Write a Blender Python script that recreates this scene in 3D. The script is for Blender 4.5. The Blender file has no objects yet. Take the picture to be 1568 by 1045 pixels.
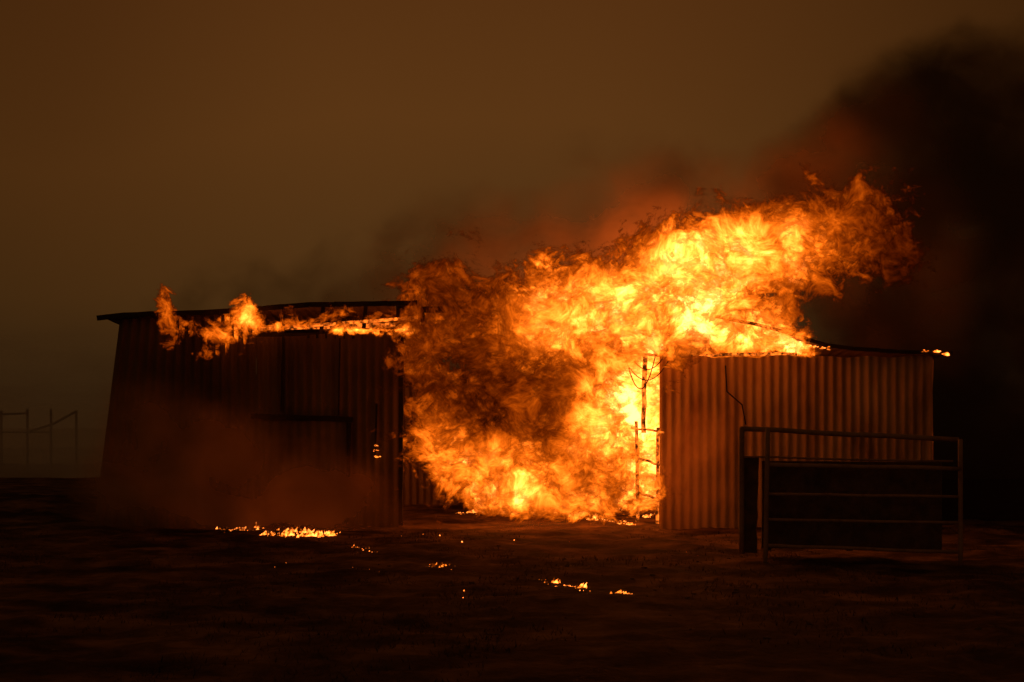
import bpy, bmesh, math, random
import numpy as np
from mathutils import Vector, noise
random.seed(7); rng=np.random.default_rng(7)
S=bpy.context.scene
S.view_settings.view_transform='Standard'
try: S.view_settings.look='None'
except: pass
S.view_settings.exposure=0

# elevation drawing of the shed front -> metres (94.7 units per metre)
def EX(u): return (u-784)/94.7
def EZ(v): return 1.6-(v-654)/94.7
def E(u,v,y=0.0): return (EX(u),y,EZ(v))

# ---------------- node helpers
class NT:
    def __init__(s,nt): s.nt=nt
    def n(s,t,**k):
        o=s.nt.nodes.new(t)
        for a,b in k.items(): setattr(o,a,b)
        return o
    def put(s,sock,v):
        if hasattr(v,'is_output'): s.nt.links.new(v,sock)
        else: sock.default_value=v
    def m(s,op,a,b=0.0,c=0.0,clamp=False):
        o=s.n('ShaderNodeMath',operation=op,use_clamp=clamp)
        s.put(o.inputs[0],a); s.put(o.inputs[1],b); s.put(o.inputs[2],c)
        return o.outputs[0]
    def v(s,op,a,b=(0,0,0)):
        o=s.n('ShaderNodeVectorMath',operation=op)
        s.put(o.inputs[0],a); 
        if op=='SCALE': s.put(o.inputs[3],b)
        else: s.put(o.inputs[1],b)
        return o.outputs[1] if op=='LENGTH' else o.outputs[0]
    def noise(s,vec,scale,detail=3,rough=.5,dist=0,col=False):
        o=s.n('ShaderNodeTexNoise'); s.put(o.inputs['Vector'],vec)
        o.inputs['Scale'].default_value=scale;o.inputs['Detail'].default_value=detail
        o.inputs['Roughness'].default_value=rough;o.inputs['Distortion'].default_value=dist
        return o.outputs['Color'] if col else o.outputs[0]
    def mr(s,val,a,b,c=0.,d=1.,smooth=True):
        o=s.n('ShaderNodeMapRange',interpolation_type='SMOOTHSTEP' if smooth else 'LINEAR')
        s.put(o.inputs[0],val)
        for i,x in zip((1,2,3,4),(a,b,c,d)): s.put(o.inputs[i],x)
        return o.outputs[0]
    def ramp(s,val,stops):
        o=s.n('ShaderNodeValToRGB'); s.put(o.inputs[0],val)
        e=o.color_ramp.elements
        e[0].position=stops[0][0]; e[0].color=(*stops[0][1],1)
        e[1].position=stops[-1][0]; e[1].color=(*stops[-1][1],1)
        for p,c in stops[1:-1]:
            x=e.new(p); x.color=(*c,1)
        return o.outputs[0]
def mat(name):
    m=bpy.data.materials.new(name); m.use_nodes=True
    m.node_tree.nodes.clear(); t=NT(m.node_tree)
    out=t.n('ShaderNodeOutputMaterial'); return m,t,out

def surf_mat(name,stops,scale=2.0,rough=.7,metal=0.,bump=.3,bscale=12,stretch=(1,1,1),spec=.3):
    m,t,out=mat(name)
    P=t.n('ShaderNodeTexCoord').outputs['Object']
    Q=t.v('MULTIPLY',P,stretch)
    n=t.noise(Q,scale,5,.65,.3)
    c=t.ramp(n,stops)
    b=t.n('ShaderNodeBsdfPrincipled')
    t.put(b.inputs['Base Color'],c); b.inputs['Metallic'].default_value=metal
    b.inputs['Specular IOR Level'].default_value=spec
    t.put(b.inputs['Roughness'],t.mr(n,.3,.7,rough-.12,rough+.15))
    bp=t.n('ShaderNodeBump'); bp.inputs['Strength'].default_value=bump; bp.inputs['Distance'].default_value=.02
    t.put(bp.inputs['Height'],t.noise(Q,bscale,3,.6)); t.put(b.inputs['Normal'],bp.outputs[0])
    t.put(out.inputs[0],b.outputs[0]); return m

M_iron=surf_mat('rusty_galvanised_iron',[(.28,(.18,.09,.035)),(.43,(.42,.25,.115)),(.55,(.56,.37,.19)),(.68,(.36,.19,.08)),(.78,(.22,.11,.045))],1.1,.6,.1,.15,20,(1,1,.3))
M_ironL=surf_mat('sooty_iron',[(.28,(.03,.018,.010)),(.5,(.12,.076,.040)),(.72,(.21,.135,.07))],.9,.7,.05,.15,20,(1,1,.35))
M_char=surf_mat('charred_timber',[(.3,(.010,.008,.007)),(.6,(.03,.022,.018)),(.8,(.06,.045,.035))],6,.85,0,.8,25)
M_wood=surf_mat('scorched_timber',[(.3,(.04,.026,.016)),(.6,(.11,.07,.04)),(.8,(.18,.11,.07))],5,.8,0,.6,25)
M_pipe=surf_mat('weathered_pipe',[(.3,(.14,.085,.05)),(.55,(.30,.20,.13)),(.75,(.20,.12,.07))],4,.65,.1,.3,40)
M_ground=surf_mat('burnt_ground',[(.30,(.015,.010,.006)),(.42,(.040,.025,.015)),(.52,(.10,.060,.036)),(.68,(.22,.135,.08))],1.2,.95,0,1.0,7,(1,1,1),.05)
M_grass=surf_mat('singed_grass',[(.3,(.03,.02,.012)),(.6,(.08,.05,.03)),(.8,(.16,.105,.06))],3,.9,0,.1)
M_burn,t,out=mat('burning_timber'); M_burn.cycles.emission_sampling='NONE'
P=t.n('ShaderNodeTexCoord').outputs['Object']; n=t.noise(P,11,4,.6)
I=t.m('POWER',t.mr(n,.35,.68,.12,1.7),1.5)
cx=t.n('ShaderNodeCombineXYZ'); t.put(cx.inputs[0],I);t.put(cx.inputs[1],t.m('MULTIPLY',I,.17));t.put(cx.inputs[2],t.m('MULTIPLY',I,.012))
b=t.n('ShaderNodeBsdfPrincipled'); b.inputs['Base Color'].default_value=(.03,.02,.015,1); b.inputs['Roughness'].default_value=.9
t.put(b.inputs['Emission Color'],cx.outputs[0]); b.inputs['Emission Strength'].default_value=1.; t.put(out.inputs[0],b.outputs[0])

# ---------------- objects
def new_obj(name,verts,faces,mt,parent=None,smooth=False):
    me=bpy.data.meshes.new(name); me.from_pydata([tuple(v) for v in verts],[],[tuple(f) for f in faces]); me.update()
    if mt: me.materials.append(mt)
    if smooth: me.polygons.foreach_set('use_smooth',[True]*len(me.polygons))
    o=bpy.data.objects.new(name,me); S.collection.objects.link(o)
    if parent: o.parent=parent
    return o
def empty(name):
    o=bpy.data.objects.new(name,None); S.collection.objects.link(o); return o

class Geo:
    def __init__(s): s.v=[];s.f=[]
    def beam(s,a,b,w,h,seg=6,j=.006):
        a=Vector(a);b=Vector(b);d=(b-a).normalized()
        up=Vector((0,0,1)) if abs(d.z)<.9 else Vector((0,1,0))
        r=d.cross(up).normalized();u=r.cross(d)
        base=len(s.v)
        for i in range(seg+1):
            c=a.lerp(b,i/seg)+Vector([random.uniform(-j,j) for _ in range(3)])
            for sx,sz in((-1,-1),(1,-1),(1,1),(-1,1)):
                s.v.append(c+r*sx*w/2+u*sz*h/2)
        for i in range(seg):
            for k in range(4):
                k2=(k+1)%4; p=base+i*4
                s.f.append((p+k,p+k2,p+4+k2,p+4+k))
        s.f.append((base+3,base+2,base+1,base)); e=base+seg*4; s.f.append((e,e+1,e+2,e+3))
    def pipe(s,pts,r,n=10):
        pts=[Vector(p) for p in pts]; base=len(s.v)
        for i,c in enumerate(pts):
            d=(pts[min(i+1,len(pts)-1)]-pts[max(i-1,0)]).normalized()
            up=Vector((0,0,1)) if abs(d.z)<.9 else Vector((0,1,0))
            x=d.cross(up).normalized();u=x.cross(d)
            for k in range(n):
                a=2*math.pi*k/n; s.v.append(c+x*math.cos(a)*r+u*math.sin(a)*r)
        for i in range(len(pts)-1):
            for k in range(n):
                k2=(k+1)%n;p=base+i*n
                s.f.append((p+k,p+k2,p+n+k2,p+n+k))
        s.f.append(tuple(base+k for k in range(n))[::-1]); e=base+(len(pts)-1)*n
        s.f.append(tuple(e+k for k in range(n)))
    def obj(s,name,mt,parent=None,smooth=False): return new_obj(name,s.v,s.f,mt,parent,smooth)

def corrugated(name,x0,x1,ztop,zbot,y,mt,parent,pitch=.145,amp=.020,xb0=None,axis='x',dent=.02,seed=0):
    n=int((x1-x0)/pitch*8); rows=22; V=[];F=[]
    for i in range(n+1):
        t=i/n; x=x0+(x1-x0)*t
        sheet=int((x-x0)/.82)
        off=math.sin(x*2*math.pi/pitch)*amp + (sheet%2)*.008
        zt=ztop(x)+.012*math.sin(sheet*2.3+seed); zb=zbot
        for j in range(rows+1):
            s=j/rows; z=zb+(zt-zb)*s
            xx=x
            if xb0 is not None: xx=x+(xb0-x0)*(1-t)**2*(1-s)
            d=noise.noise(Vector((x*.9+seed,z*.8,seed)))*dent+noise.noise(Vector((x*3+seed,z*2.5,seed+4)))*dent*.3
            V.append((xx,y+off+d,z) if axis=='x' else (y+off+d,xx,z))
    for i in range(n):
        for j in range(rows):
            a=i*(rows+1)+j; F.append((a,a+rows+1,a+rows+2,a+1))
    return new_obj(name,V,F,mt,parent,True)

shed=empty('burning_shed')
XL,XR=EX(180),EX(1428)
def interp(pts):
    xs=[p[0] for p in pts]; zs=[p[1] for p in pts]
    return lambda x: float(np.interp(x,xs,zs))
roofz=interp([(EX(155),EZ(489)),(EX(185),EZ(484)),(EX(300),EZ(481)),(EX(400),EZ(475)),(EX(460),EZ(469)),(EX(640),EZ(466)),(EX(900),EZ(466)),(EX(1090),EZ(488)),(EX(1160),EZ(501)),(EX(1220),EZ(519)),(EX(1270),EZ(534)),(EX(1360),EZ(541)),(EX(1450),EZ(544))])
corrugated('wall_right',EX(1010),XR,lambda x:min(EZ(546)+.012*math.sin(x*9),roofz(x)-.03),-.25,0,M_iron,shed,seed=3,dent=.04)
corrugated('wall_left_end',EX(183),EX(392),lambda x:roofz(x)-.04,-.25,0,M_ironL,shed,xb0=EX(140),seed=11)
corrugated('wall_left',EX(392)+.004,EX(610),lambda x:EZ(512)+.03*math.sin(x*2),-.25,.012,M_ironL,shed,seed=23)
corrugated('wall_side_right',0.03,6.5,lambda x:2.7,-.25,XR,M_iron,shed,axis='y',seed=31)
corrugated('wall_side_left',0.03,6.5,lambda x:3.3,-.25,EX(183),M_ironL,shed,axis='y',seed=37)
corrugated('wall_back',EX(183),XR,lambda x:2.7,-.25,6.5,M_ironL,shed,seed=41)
def roof(name,x0,x1,dz=0.03):
    n=int((x1-x0)/.152*6);V=[];F=[];rows=8
    for i in range(n+1):
        x=x0+(x1-x0)*i/n
        rag=.12*noise.noise(Vector((x*3,0,5)))
        for j in range(rows+1):
            y=-.2+rag*.4+(6.9)*j/rows
            sag=.09*noise.noise(Vector((x*1.1,y*.8,2)))
            V.append((x,y,roofz(x)+dz-.055*j/rows*7+.010*math.sin(x*2*math.pi/.152)+sag*.5))
    for i in range(n):
        for j in range(rows):
            a=i*(rows+1)+j; F.append((a,a+rows+1,a+rows+2,a+1))
    return new_obj(name,V,F,M_ironL,shed,True)
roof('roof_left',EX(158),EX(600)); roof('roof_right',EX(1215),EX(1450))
g=Geo()
def along(u0,u1,y,w,h,dz=0,step=40,gg=None):
    gg=gg or g
    us=list(np.arange(u0,u1,step))+[u1]
    for a,b in zip(us[:-1],us[1:]):
        gg.beam((EX(a),y,roofz(EX(a))+dz),(EX(b),y,roofz(EX(b))+dz),w,h,2)
along(155,640,-.22,.04,.08,.0); along(1222,1452,-.22,.04,.06,.02)
along(170,640,2.2,.06,.12,-.25); along(170,640,4.4,.06,.12,-.45)
along(640,1092,.8,.07,.10,-.02)
g.beam(E(385,513,.08),E(640,515,.08),.09,.09,8)
for u in (430,490,555,612): g.beam((EX(u),.06,EZ(513)),(EX(u)+.05,.06,roofz(EX(u))),.06,.06,3)
for u in (640,760,880,985): g.beam((EX(u),0.8,roofz(EX(u))-.05),(EX(u),6.4,2.6),.06,.12,4)
g.beam(E(610,805,.1),E(612,466,.1),.12,.12,8)
g.beam(E(1016,815,.12),E(1016,546,.12),.08,.10,8)
for u in (700,820,930): g.beam((EX(u),6.3,0),(EX(u),6.3,2.7),.12,.12,4)
g.obj('frame',M_char,shed)
g=Geo()
along(1092,1222,-.22,.04,.05,.02,20,g)
g.beam(E(400,497,.7),E(640,492,.7),.07,.08,8)
g.beam(E(388,505,-.05),E(640,487,-.05),.05,.05,8)
g.beam(E(925,542,-.25),E(1020,546,-.25),.04,.04,6)
g.beam(E(985,546,-.3),E(983,662,-.3),.07,.065,8,.012)
g.beam(E(972,645,-.36),E(974,797,-.36),.05,.04,8,.012)
g.beam(E(962,655,-.38),E(1012,662,-.38),.05,.035,4,.012)
g.beam(E(972,700,-.36),E(1008,712,-.36),.04,.04,4,.012)
g.beam(E(974,752,-.36),E(1008,765,-.36),.04,.04,4,.012)
g.beam(E(1004,655,-.37),E(1003,800,-.37),.05,.035,8,.01)
g.beam(E(1020,545,.2),E(1225,541,.2),.06,.05,8,.012)
g.obj('burning_timbers',M_burn,shed)
g=Geo()
g.beam(E(385,637,-.07),E(541,643,-.07),.05,.09,8); g.beam(E(536,647,-.06),E(531,800,-.06),.05,.08,6)
g.beam(E(577,618,-.05),E(575,700,-.05),.03,.045,4)
g.beam(E(434,516,-.035),E(431,630,-.035),.02,.05,4); g.beam(E(521,518,-.035),E(519,636,-.035),.02,.05,4)
g.obj('door_track',M_char,shed)
V=[];F=[]
n=int((EX(531)-EX(396))/.152*8)
for i in range(n+1):
    x=EX(396)+(EX(531)-EX(396))*i/n
    for z in (.02,EZ(645)): V.append((x,-.045+.012*math.sin(x*41.3),z))
for i in range(n): F.append((2*i,2*i+2,2*i+3,2*i+1))
new_obj('sliding_door',V,F,M_ironL,shed,True)
g=Geo()
def cable(a,b,sag,y): 
    pts=[]
    for i in range(13):
        t=i/12; u=a[0]+(b[0]-a[0])*t; v=a[1]+(b[1]-a[1])*t+sag*4*t*(1-t); pts.append(E(u,v,y))
    g.pipe(pts,.009,6)
cable((950,545),(1022,550),36,-.36); cable((962,546),(1012,549),20,-.38); cable((955,545),(1000,548),50,-.34)
g.pipe([E(1110,560,-.06),E(1112,600,-.08),E(1135,620,-.08),E(1141,650,-.06)],.012,6)
g.obj('cables',M_char,shed,True)

# ---------------- farm gate
gx=lambda u:(u-784)/124.5
gz=lambda v:1.6-(v-654)/124.5
gate=empty('farm_gate')
g=Geo(); G=lambda u,v,y=-5.5:(gx(u),y,gz(v))
def lerp(a,b,n=6,w=.006): return [Vector(a).lerp(Vector(b),i/n)+Vector((0,random.uniform(-w,w),random.uniform(-w,w))) for i in range(n+1)]
g.pipe(lerp(G(1176,656),G(1172,868)),.030); g.pipe(lerp(G(1471,672),G(1471,868)),.030)
for (a,b,r) in ((712,718,.027),(757,761,.019),(796,800,.019),(835,846,.022)):
    g.pipe(lerp(G(1174,a),G(1471,b)),r)
g.obj('gate_leaf',M_pipe,gate,True)
g=Geo()
g.pipe(lerp(G(1138,656,-5.3),G(1476,674,-5.3)),.033); g.pipe(lerp(G(1138,700,-5.2),G(1471,708,-5.2)),.014)
g.pipe(lerp(G(1420,672,-5.25),G(1420,708,-5.25)),.014); g.pipe(lerp(G(1140,654,-5.3),G(1140,850,-5.3)),.032)
g.obj('rail_frame',M_pipe,gate,True)
g=Geo(); g.beam(G(1156,700,-5.1),G(1153,850,-5.1),.20,.16,8,.01); g.obj('gate_post',M_wood,gate)
g=Geo()
for i,v in enumerate((724,770,816)): g.beam(G(1180,v+7,-4.9+.004*i),G(1465,v+9,-4.9+.004*i),.03,.375,6,.003)
for u in (1190,1320,1460): g.beam(G(u,710,-4.85),G(u,850,-4.85),.08,.08,4)
g.obj('board_panel',M_wood,gate)

# ---------------- distant yard rails at left
rail=empty('rail_fence'); g=Geo()
fy=27; sc=2178/50
FX=lambda u:(u-784)/sc
FZ=lambda v:1.6-(v-654)/sc
for u in (2,42,78,117): g.beam((FX(u),fy,-.2),(FX(u),fy,FZ(626+abs(u-60)*.05)),.07,.07,3)
g.pipe([(FX(-40),fy,FZ(636)),(FX(42),fy,FZ(633))],.04); g.pipe([(FX(44),fy,FZ(661)),(FX(80),fy,FZ(650)),(FX(117),fy,FZ(630))],.045)
g.pipe([(FX(-40),fy,FZ(662)),(FX(80),fy,FZ(662))],.03)
g.obj('rails',M_wood,rail)

# ---------------- ground
def axis(lo,hi,core,step,grow=1.35):
    a=list(np.arange(core[0],core[1]+1e-6,step)); s=step
    while a[-1]<hi: s*=grow; a.append(a[-1]+s)
    s=step
    while a[0]>lo: s*=grow; a.insert(0,a[0]-s)
    return a
xs=axis(-900,900,(-11,11),.11); ys=axis(-60,1500,(-21,7),.11)
def gh(x,y):
    h=.05*noise.noise(Vector((x*.5,y*.5,0)))+.035*noise.noise(Vector((x*1.7,y*1.7,3)))+.03*noise.noise(Vector((x*4.3,y*4.3,7)))
    h*=min(1,max(0,1.2-abs(y)/60))
    if y<0: h-=.012*min(8,-y)
    if x<-6.5: h+=.30*math.exp(-((y-4.5)/2.2)**2)*min(1,(-6.5-x)/2)
    return h-.02
V=[(x,y,gh(x,y)) for x in xs for y in ys]; ny=len(ys)
F=[(i*ny+j,(i+1)*ny+j,(i+1)*ny+j+1,i*ny+j+1) for i in range(len(xs)-1) for j in range(ny-1)]
new_obj('ground',V,F,M_ground,None,True)
V=[];F=[]
for _ in range(4200):
    y=-18+17.5*random.random()**.8; x=random.uniform(-1,1)*(y+23)*.42
    if noise.noise(Vector((x*.5,y*.5,9)))<-.05: continue
    z=gh(x,y)
    for k in range(random.randint(4,9)):
        a=random.uniform(0,6.28); l=random.uniform(.02,.08); w=random.uniform(.003,.007)
        px=x+random.gauss(0,.09); py=y+random.gauss(0,.09); b=len(V)
        c,s=math.cos(a),math.sin(a)
        V+= [(px-w*s,py+w*c,z-.01),(px+w*s,py-w*c,z-.01),(px+c*l*.8,py+s*l*.8,z+l*.7)]; F.append((b,b+1,b+2))
new_obj('burnt_grass',V,F,M_grass)
bm=bmesh.new()
for _ in range(260):
    y=random.uniform(-12,-.2); x=random.uniform(-8,8)*(1 if y<-2 else .8); s=random.uniform(.01,.03)
    r=bmesh.ops.create_icosphere(bm,subdivisions=1,radius=s)
    for v in r['verts']:
        v.co=Vector((v.co.x*random.uniform(.7,1.7),v.co.y,v.co.z*.6))*random.uniform(.8,1.2)+Vector((x,y,gh(x,y)))
me=bpy.data.meshes.new('rubble'); bm.to_mesh(me); bm.free(); me.materials.append(M_wood)
S.collection.objects.link(bpy.data.objects.new('rubble',me))

# ---------------- fire and smoke sheets
def flame_mat(name,off,rot,gain=1.0,maxa=.9,kind='fire',ns=1.,alb=(.03,.35)):
    m,t,out=mat(name)
    P=t.n('ShaderNodeTexCoord').outputs['Object']
    P=t.v('ADD',P,off)
    uv=t.n('ShaderNodeSeparateXYZ'); t.put(uv.inputs[0],t.n('ShaderNodeUVMap').outputs[0])
    heat=uv.outputs[0]; hot=uv.outputs[1]
    w=t.v('SCALE',t.v('SUBTRACT',t.noise(P,1.0*ns,1,.5,col=True),(.5,.5,.5)),.8/ns)
    mp=t.n('ShaderNodeMapping'); t.put(mp.inputs[0],t.v('ADD',P,w)); mp.inputs[2].default_value=(0,rot,0); mp.inputs[3].default_value=(.85*ns,ns,1.05*ns)
    P1=mp.outputs[0]
    tr=t.n('ShaderNodeBsdfTransparent'); mx=t.n('ShaderNodeMixShader')
    if kind=='soot':
        n=t.noise(P1,.75,4,.5)
        v=t.m('ADD',t.m('SUBTRACT',heat,.42),t.m('MULTIPLY',t.m('SUBTRACT',n,.5),1.35))
        v=t.m('MULTIPLY',t.mr(v,-.28,.65),t.mr(heat,.05,.42))
        alpha=t.m('MULTIPLY',v,maxa)
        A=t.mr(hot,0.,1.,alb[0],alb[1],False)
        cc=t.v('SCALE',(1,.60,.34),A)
        df=t.n('ShaderNodeBsdfDiffuse'); t.put(df.inputs[0],cc)
        tl=t.n('ShaderNodeBsdfTranslucent'); t.put(tl.inputs[0],cc)
        ms=t.n('ShaderNodeMixShader'); t.put(ms.inputs[1],df.outputs[0]); t.put(ms.inputs[2],tl.outputs[0])
        t.put(mx.inputs[0],alpha);t.put(mx.inputs[1],tr.outputs[0]);t.put(mx.inputs[2],ms.outputs[0]); t.put(out.inputs[0],mx.outputs[0]); return m
    w2=t.v('SCALE',t.v('SUBTRACT',t.noise(P1,4.5,1,.5,col=True),(.5,.5,.5)),.18)
    P2=t.v('ADD',P1,w2)
    n=t.noise(P2,1.6,8,.67)
    r=t.noise(P2,5.0,3,.6)
    r=t.m('SUBTRACT',1.0,t.m('MULTIPLY',t.m('ABSOLUTE',t.m('SUBTRACT',r,.5)),9.0),clamp=True)
    v=t.m('ADD',t.m('SUBTRACT',heat,.49),t.m('MULTIPLY',t.m('SUBTRACT',n,.5),3.5))
    alpha=t.m('MULTIPLY',t.mr(v,-.02,.30),maxa)
    vr=t.m('MAXIMUM',t.m('ADD',v,t.m('MULTIPLY',r,.11)),0.0)
    I=t.m('MULTIPLY',t.m('POWER',vr,1.85),t.m('MULTIPLY',hot,12.*gain))
    I=t.m('ADD',I,t.m('MULTIPLY',hot,.05))
    I=t.m('MINIMUM',I,11.0)
    Gc=t.m('MULTIPLY',t.m('POWER',I,1.17),.155); Bc=t.m('MULTIPLY',t.m('POWER',I,1.9),.005)
    cx=t.n('ShaderNodeCombineXYZ'); t.put(cx.inputs[0],I);t.put(cx.inputs[1],Gc);t.put(cx.inputs[2],Bc)
    em=t.n('ShaderNodeEmission'); t.put(em.inputs[0],cx.outputs[0])
    t.put(mx.inputs[0],alpha);t.put(mx.inputs[1],tr.outputs[0]);t.put(mx.inputs[2],em.outputs[0])
    t.put(out.inputs[0],mx.outputs[0]); return m
def blob(u,v,B):
    cu,cv,ru,rv,ang,amp=B; a=math.radians(ang)
    du=u-cu; dv=-(v-cv); x=du*math.cos(a)+dv*math.sin(a); y=-du*math.sin(a)+dv*math.cos(a)
    d=(x/ru)**2+(y/rv)**2
    return amp*np.exp(-(d**1.4)*.7)
HEAT=[(730,590,115,160,0,.58),(745,715,110,62,-10,.9),(820,750,70,40,0,.8),(925,640,85,130,0,.98),(850,500,170,80,0,.75),(960,455,130,68,15,.95),(1080,425,125,76,25,1.0),
      (1200,385,125,68,25,.85),(1300,345,85,70,20,.62),(670,430,50,45,40,.55),(1370,400,60,50,0,.32),(1110,500,100,34,-12,.85),(1180,527,62,15,-12,.85),(1065,535,55,26,0,.8),(1040,575,35,30,0,.45),
      (985,600,34,85,0,.9),(930,765,90,42,0,.8),(650,520,45,40,0,.6),(990,730,30,60,0,.7)]
HOT=[(1060,430,110,60,20,1.0),(930,480,120,50,10,.7),(950,640,60,80,0,.85),(985,600,30,75,0,1.1),(780,735,100,45,-12,.6),(1190,528,60,18,-12,1.),(940,795,70,20,0,.4),
     (1080,375,60,35,20,.6),(1180,395,80,45,20,.35),(990,740,25,60,0,1.),(670,690,40,50,0,.35),(850,440,50,40,0,.3),(1120,500,90,30,-12,.5)]
COOL=[(1400,400,90,70,0,.75),(1350,310,70,60,0,.45),(660,430,60,50,0,.45),(720,590,90,95,0,.5),(850,600,50,40,0,.3)]
def comb(u,v,L):
    r=np.ones_like(u)
    for b in L: r*=1-np.clip(blob(u,v,b),0,.999)
    return 1-r
fire=empty('shed_fire')
def flame_sheet(name,y,u0,u1,v0,v1,heatL,hotL,off,rot,hs=1.,base=.3,step=.09,gain=1.,wave=.45,maxa=.9,lean=-.1,kind='fire',parent=None,cut=None,ns=1.,gfade=False,alb=(.03,.35)):
    k=(23+y)/23
    x0,x1=EX(u0),EX(u1); z0,z1=EZ(v1),EZ(v0)
    nx=int((x1-x0)/step)+1; nz=int((z1-z0)/step)+1
    X,Z=np.meshgrid(np.linspace(x0,x1,nx),np.linspace(z0,z1,nz),indexing='ij')
    U=X*94.7+784; Vv=(1.6-Z)*94.7+654
    H=np.clip(comb(U,Vv,heatL)*hs,0,1.2); T=np.clip(base+comb(U,Vv,hotL),0,1.2)
    if kind=='fire': T*=1-comb(U,Vv,COOL)
    if cut:
        for b,f in cut: H*=1-np.clip(blob(U,Vv,b)*f,0,1)
    if gfade:
        nn=np.array([[noise.noise(Vector((X[i,j]*1.4,off[0],0))) for j in range(nz)] for i in range(nx)])
        s=np.clip((Z-(.0+.2*nn))/.35,0,1); H*=.35+.65*s
    V=[];nzv=noise.noise
    for i in range(nx):
        for j in range(nz):
            x=X[i,j];z=Z[i,j]
            dy=wave*(nzv(Vector((x*.45,z*.45,off[0])))+.4*nzv(Vector((x*1.3,z*1.3,off[1]))))+lean*z*.5
            V.append((x*k,y+dy,(z-1.6)*k+1.6))
    F=[]
    th=.10 if kind=='fire' else .05
    for i in range(nx-1):
        for j in range(nz-1):
            if H[i:i+2,j:j+2].max()>th: a=i*nz+j; F.append((a,a+nz,a+nz+1,a+1))
    mt=flame_mat(name+'_mat',off,rot,gain,maxa,kind,ns,alb)
    o=new_obj(name,V,F,mt,parent or fire,True)
    me=o.data; uvl=me.uv_layers.new(name='UVMap')
    li=np.zeros(len(me.loops),dtype=np.int32); me.loops.foreach_get('vertex_index',li)
    uvs=np.stack([H.reshape(-1)[li],T.reshape(-1)[li]],axis=1).astype(np.float32).reshape(-1)
    uvl.data.foreach_set('uv',uvs)
    return o
R=math.radians
CUT=[((992,650,48,125,0,1.),.65),((1130,520,110,30,-12,1.),.3),((1110,650,80,130,0,1.),.8)]
for i,(y,hs,gain,ma) in enumerate(((-1.35,.80,.9,.75),(-.8,.92,1.0,.8),(-.35,.98,1.1,.85),(.5,1.05,1.3,.9),(1.5,1.08,1.3,.95))):
    flame_sheet('flame_layer_%d'%(i+1),y,560,1480,200,806,HEAT,HOT,(13.1*i+2,7.7*i,5.3*i+1),R(40),hs,.10,gain=gain,maxa=ma,cut=CUT if i<3 else None,gfade=True,wave=.45 if i!=2 else .15,lean=-.1 if i!=2 else -.02,step=.12)
LH=[(257,480,14,40,15,.95),(330,505,60,26,-10,.66),(382,482,26,26,20,.85),(300,545,25,12,0,.5),(440,500,60,10,0,.60),(520,483,80,12,0,.56),(570,508,70,7,0,.78),(620,505,20,60,0,.62)]
LT=[(380,485,30,30,0,.3),(330,505,50,30,0,.05),(570,508,60,8,0,.8),(440,500,60,10,0,.3)]
flame_sheet('eave_flame_1',-.45,225,650,430,570,LH,LT,(91,4,3),R(10),1.0,.13,step=.06,wave=.12,ns=1.7)
flame_sheet('eave_flame_2',.0,225,650,430,570,LH,LT,(37,8,9),R(10),.9,.14,step=.06,wave=.03,lean=0,ns=1.7)
smoke=empty('smoke_plume')
SH=[(1420,330,150,130,10,.95),(1500,560,170,240,0,.95),(1400,190,120,90,20,.8),(1450,130,100,65,10,.6),(1560,300,180,220,0,.95),(1240,250,90,60,20,.65),(1350,480,120,90,0,.85),(1600,700,180,180,0,.95)]
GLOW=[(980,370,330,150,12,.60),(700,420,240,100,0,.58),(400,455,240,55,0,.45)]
GLOW_ALB=[(900,390,280,120,8,.85),(720,430,200,100,0,.8),(1260,250,130,80,20,.35),(1400,400,80,80,0,.3)]  # smoke albedo rises in these blobs, putting the fire's glow into its colour
flame_sheet('soot_glow_billow_1',1.9,100,1900,-40,800,SH+GLOW,GLOW_ALB,(51,4,3),R(20),1.0,.05,step=.2,wave=.7,maxa=.85,lean=0,kind='soot',parent=smoke,alb=(.03,.75))
flame_sheet('soot_billow_2',4.2,1050,1900,-40,800,SH,[],(77,14,6),R(20),1.0,.2,step=.2,wave=.9,maxa=.75,lean=0,kind='soot',parent=smoke)
DS=[(225,735,130,85,0,.68),(380,745,150,75,0,.68),(520,765,100,50,0,.5),(210,655,90,75,0,.55),(340,650,110,65,0,.4),(1060,670,70,70,0,.45),(1040,770,110,50,0,.45),(760,825,260,35,0,.45)]
flame_sheet('drifting_smoke',-1.9,20,1250,500,812,DS,[],(22,31,6),R(8),1.0,1.,step=.12,wave=.5,maxa=.62,lean=0,kind='soot',parent=smoke,alb=(.2,.75))

# distant ground haze bank
m,t,out=mat('haze_bank')
uvn=t.n('ShaderNodeSeparateXYZ'); t.put(uvn.inputs[0],t.n('ShaderNodeUVMap').outputs[0])
P=t.n('ShaderNodeTexCoord').outputs['Object']
n=t.noise(t.v('MULTIPLY',P,(.12,.12,.5)),1.,4,.5)
al=t.m('MULTIPLY',uvn.outputs[0],t.mr(n,.3,.7,.55,1.))
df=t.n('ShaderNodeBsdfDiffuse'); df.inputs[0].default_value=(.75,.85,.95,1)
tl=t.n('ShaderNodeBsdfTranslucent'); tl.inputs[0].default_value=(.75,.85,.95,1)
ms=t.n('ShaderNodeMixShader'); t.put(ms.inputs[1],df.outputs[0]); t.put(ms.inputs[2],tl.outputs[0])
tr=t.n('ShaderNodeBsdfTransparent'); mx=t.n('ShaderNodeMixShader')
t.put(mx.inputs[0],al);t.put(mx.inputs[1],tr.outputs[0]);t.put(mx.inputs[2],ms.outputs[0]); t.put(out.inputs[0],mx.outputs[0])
hz=empty('distant_haze')
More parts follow.
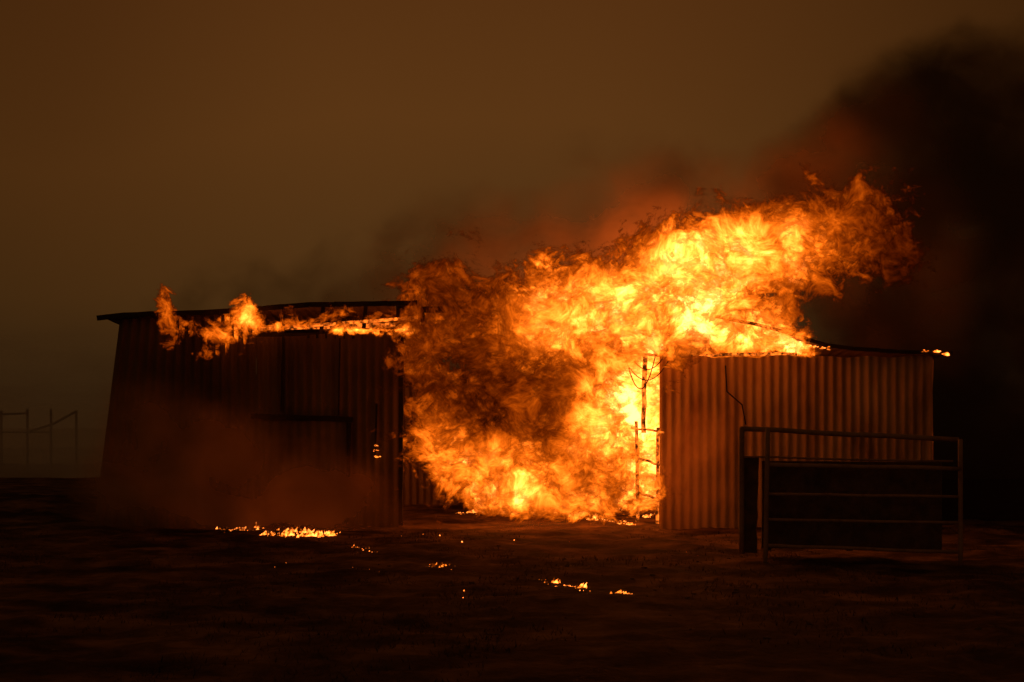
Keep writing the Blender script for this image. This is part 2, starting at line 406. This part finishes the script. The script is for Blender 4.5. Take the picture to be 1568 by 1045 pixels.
for k,(y,h,a) in enumerate(((22,3.2,.75),(40,5,.6),(90,12,.8))):
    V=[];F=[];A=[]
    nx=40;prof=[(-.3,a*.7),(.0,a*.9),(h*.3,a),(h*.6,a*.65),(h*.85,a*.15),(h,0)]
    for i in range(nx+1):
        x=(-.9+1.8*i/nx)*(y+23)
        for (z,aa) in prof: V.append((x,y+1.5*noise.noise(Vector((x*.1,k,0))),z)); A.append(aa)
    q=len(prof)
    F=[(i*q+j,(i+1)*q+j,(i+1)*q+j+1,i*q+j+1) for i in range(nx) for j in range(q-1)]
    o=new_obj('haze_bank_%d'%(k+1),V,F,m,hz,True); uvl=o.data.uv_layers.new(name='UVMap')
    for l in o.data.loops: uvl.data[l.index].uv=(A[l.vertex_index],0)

# embers on the ground
m_e,t,out=mat('ember_glow'); m_e.cycles.emission_sampling='NONE'
P=t.n('ShaderNodeTexCoord').outputs['Object']
n=t.noise(P,9,4,.6); I=t.mr(n,.38,.66,.15,6.)
cx=t.n('ShaderNodeCombineXYZ'); t.put(cx.inputs[0],I);t.put(cx.inputs[1],t.m('MULTIPLY',t.m('POWER',I,1.12),.17));t.put(cx.inputs[2],t.m('MULTIPLY',t.m('POWER',I,1.8),.008))
em=t.n('ShaderNodeEmission'); t.put(em.inputs[0],cx.outputs[0]); t.put(out.inputs[0],em.outputs[0])
def gpt(u,v):
    d=2178*1.72/(v-654); return ((u-784)*d/2178, d-23)
def embers(name,patches,hmul=1.):
    V=[];F=[]
    for (u0,v0,u1,v1,n,h,sp) in patches:
        a=gpt(u0,v0);b=gpt(u1,v1)
        for _ in range(n):
            t_=random.random(); x=a[0]+(b[0]-a[0])*t_+random.gauss(0,.04); y=a[1]+(b[1]-a[1])*t_+random.gauss(0,sp)
            z=gh(x,y)-.003; l=h*random.uniform(.2,1)*(.3+max(0,noise.noise(Vector((x*4,y*2,1))))*2.2); w=l*random.uniform(.25,.9)
            lx=random.uniform(-.2,.9)*l; bI=len(V); ang=random.uniform(-.6,.6)
            V+=[(x-w,y,z),(x+w*.3,y+w*.5,z),(x+w,y-w*.4,z),(x+lx,y+ang*w,z+l),(x+lx*.3+w*.5,y,z+l*.55)]
            F+=[(bI,bI+1,bI+3),(bI+1,bI+2,bI+4,bI+3),(bI+2,bI,bI+3,bI+4)]
    return new_obj(name,V,F,m_e)
embers('ground_embers',[(338,817,400,818,110,.075,.25),(400,826,512,828,210,.085,.28),(720,795,750,792,50,.08,.1),(905,806,968,810,140,.09,.15),
    (650,873,690,874,22,.035,.12),(822,890,900,902,60,.045,.14),(945,909,975,910,30,.045,.08),(540,846,580,852,20,.03,.1),(700,797,890,800,190,.09,.18),(165,795,215,780,14,.06,.1),(915,792,960,790,60,.12,.1),(985,800,1004,795,40,.1,.08),
    (1360,910,1366,912,3,.015,.1),(1236,940,1250,944,3,.015,.1),(600,830,1100,860,30,.018,.4),(400,860,900,930,16,.012,.5)])
V=[];F=[]
for (u,v,y,s) in ((577,700,-.1,.022),(577,682,-.1,.01),(577,690,-.1,.01),(1440,544,-.26,.05),(1425,540,-.26,.03),(1410,539,-.26,.02),(1240,533,-.26,.03),(1262,535,-.26,.025),(1252,534,-.26,.02)):
    for k in range(6):
        x,_,z=E(u+random.gauss(0,2),v+random.gauss(0,1)); b=len(V); 
        V+=[(x-s,y,z),(x+s,y-.01,z-s*.2),(x+s*.5,y+.01,z+s*.5),(x,y-.02,z-s*.3)]; F+=[(b,b+1,b+2),(b,b+3,b+1),(b,b+2,b+3)]
new_obj('glowing_fragments',V,F,m_e,shed)

# ---------------- world
W=bpy.data.worlds.new('World'); S.world=W; W.use_nodes=True; W.node_tree.nodes.clear(); t=NT(W.node_tree)
sky=t.n('ShaderNodeTexSky',sky_type='NISHITA'); sky.sun_disc=False; sky.sun_elevation=math.radians(8); sky.sun_rotation=math.radians(200); sky.dust_density=5
D=t.n('ShaderNodeTexCoord').outputs['Generated']
sx=t.n('ShaderNodeSeparateXYZ'); t.put(sx.inputs[0],D)
n=t.noise(D,3.0,4,.5)
el=t.ramp(t.m('ADD',sx.outputs[2],t.m('MULTIPLY',t.m('SUBTRACT',n,.5),.12)),[(0,(.040,.021,.0070)),(.10,(.074,.030,.0068)),(.2,(.098,.035,.0070)),(.34,(.082,.0255,.0050)),(1,(.05,.02,.005))])
side=t.mr(sx.outputs[0],-.36,-.1,.66,1.0); side2=t.mr(sx.outputs[0],.05,.4,1.,.45)
c=t.v('SCALE',el,t.m('MULTIPLY',side,side2))
c=t.v('ADD',c,t.v('MULTIPLY',sky.outputs[0],(.0010,.0003,.00005)))
bg=t.n('ShaderNodeBackground'); t.put(bg.inputs[0],c); bg.inputs[1].default_value=1.0
o=t.n('ShaderNodeOutputWorld'); t.put(o.inputs[0],bg.outputs[0])
sl=bpy.data.lights.new('sun','SUN'); sl.energy=.02; sl.angle=math.radians(20); sl.color=(1,.6,.3)
so=bpy.data.objects.new('sun',sl); so.rotation_euler=(math.radians(82),0,math.radians(-20)); S.collection.objects.link(so)

# ---------------- camera
cd=bpy.data.cameras.new('camera'); cd.lens=50; cd.sensor_width=36; cd.shift_y=.084; cd.clip_end=5000
co=bpy.data.objects.new('camera',cd); co.location=(0,-23,1.6); co.rotation_euler=(math.radians(90),0,0); S.collection.objects.link(co); S.camera=co
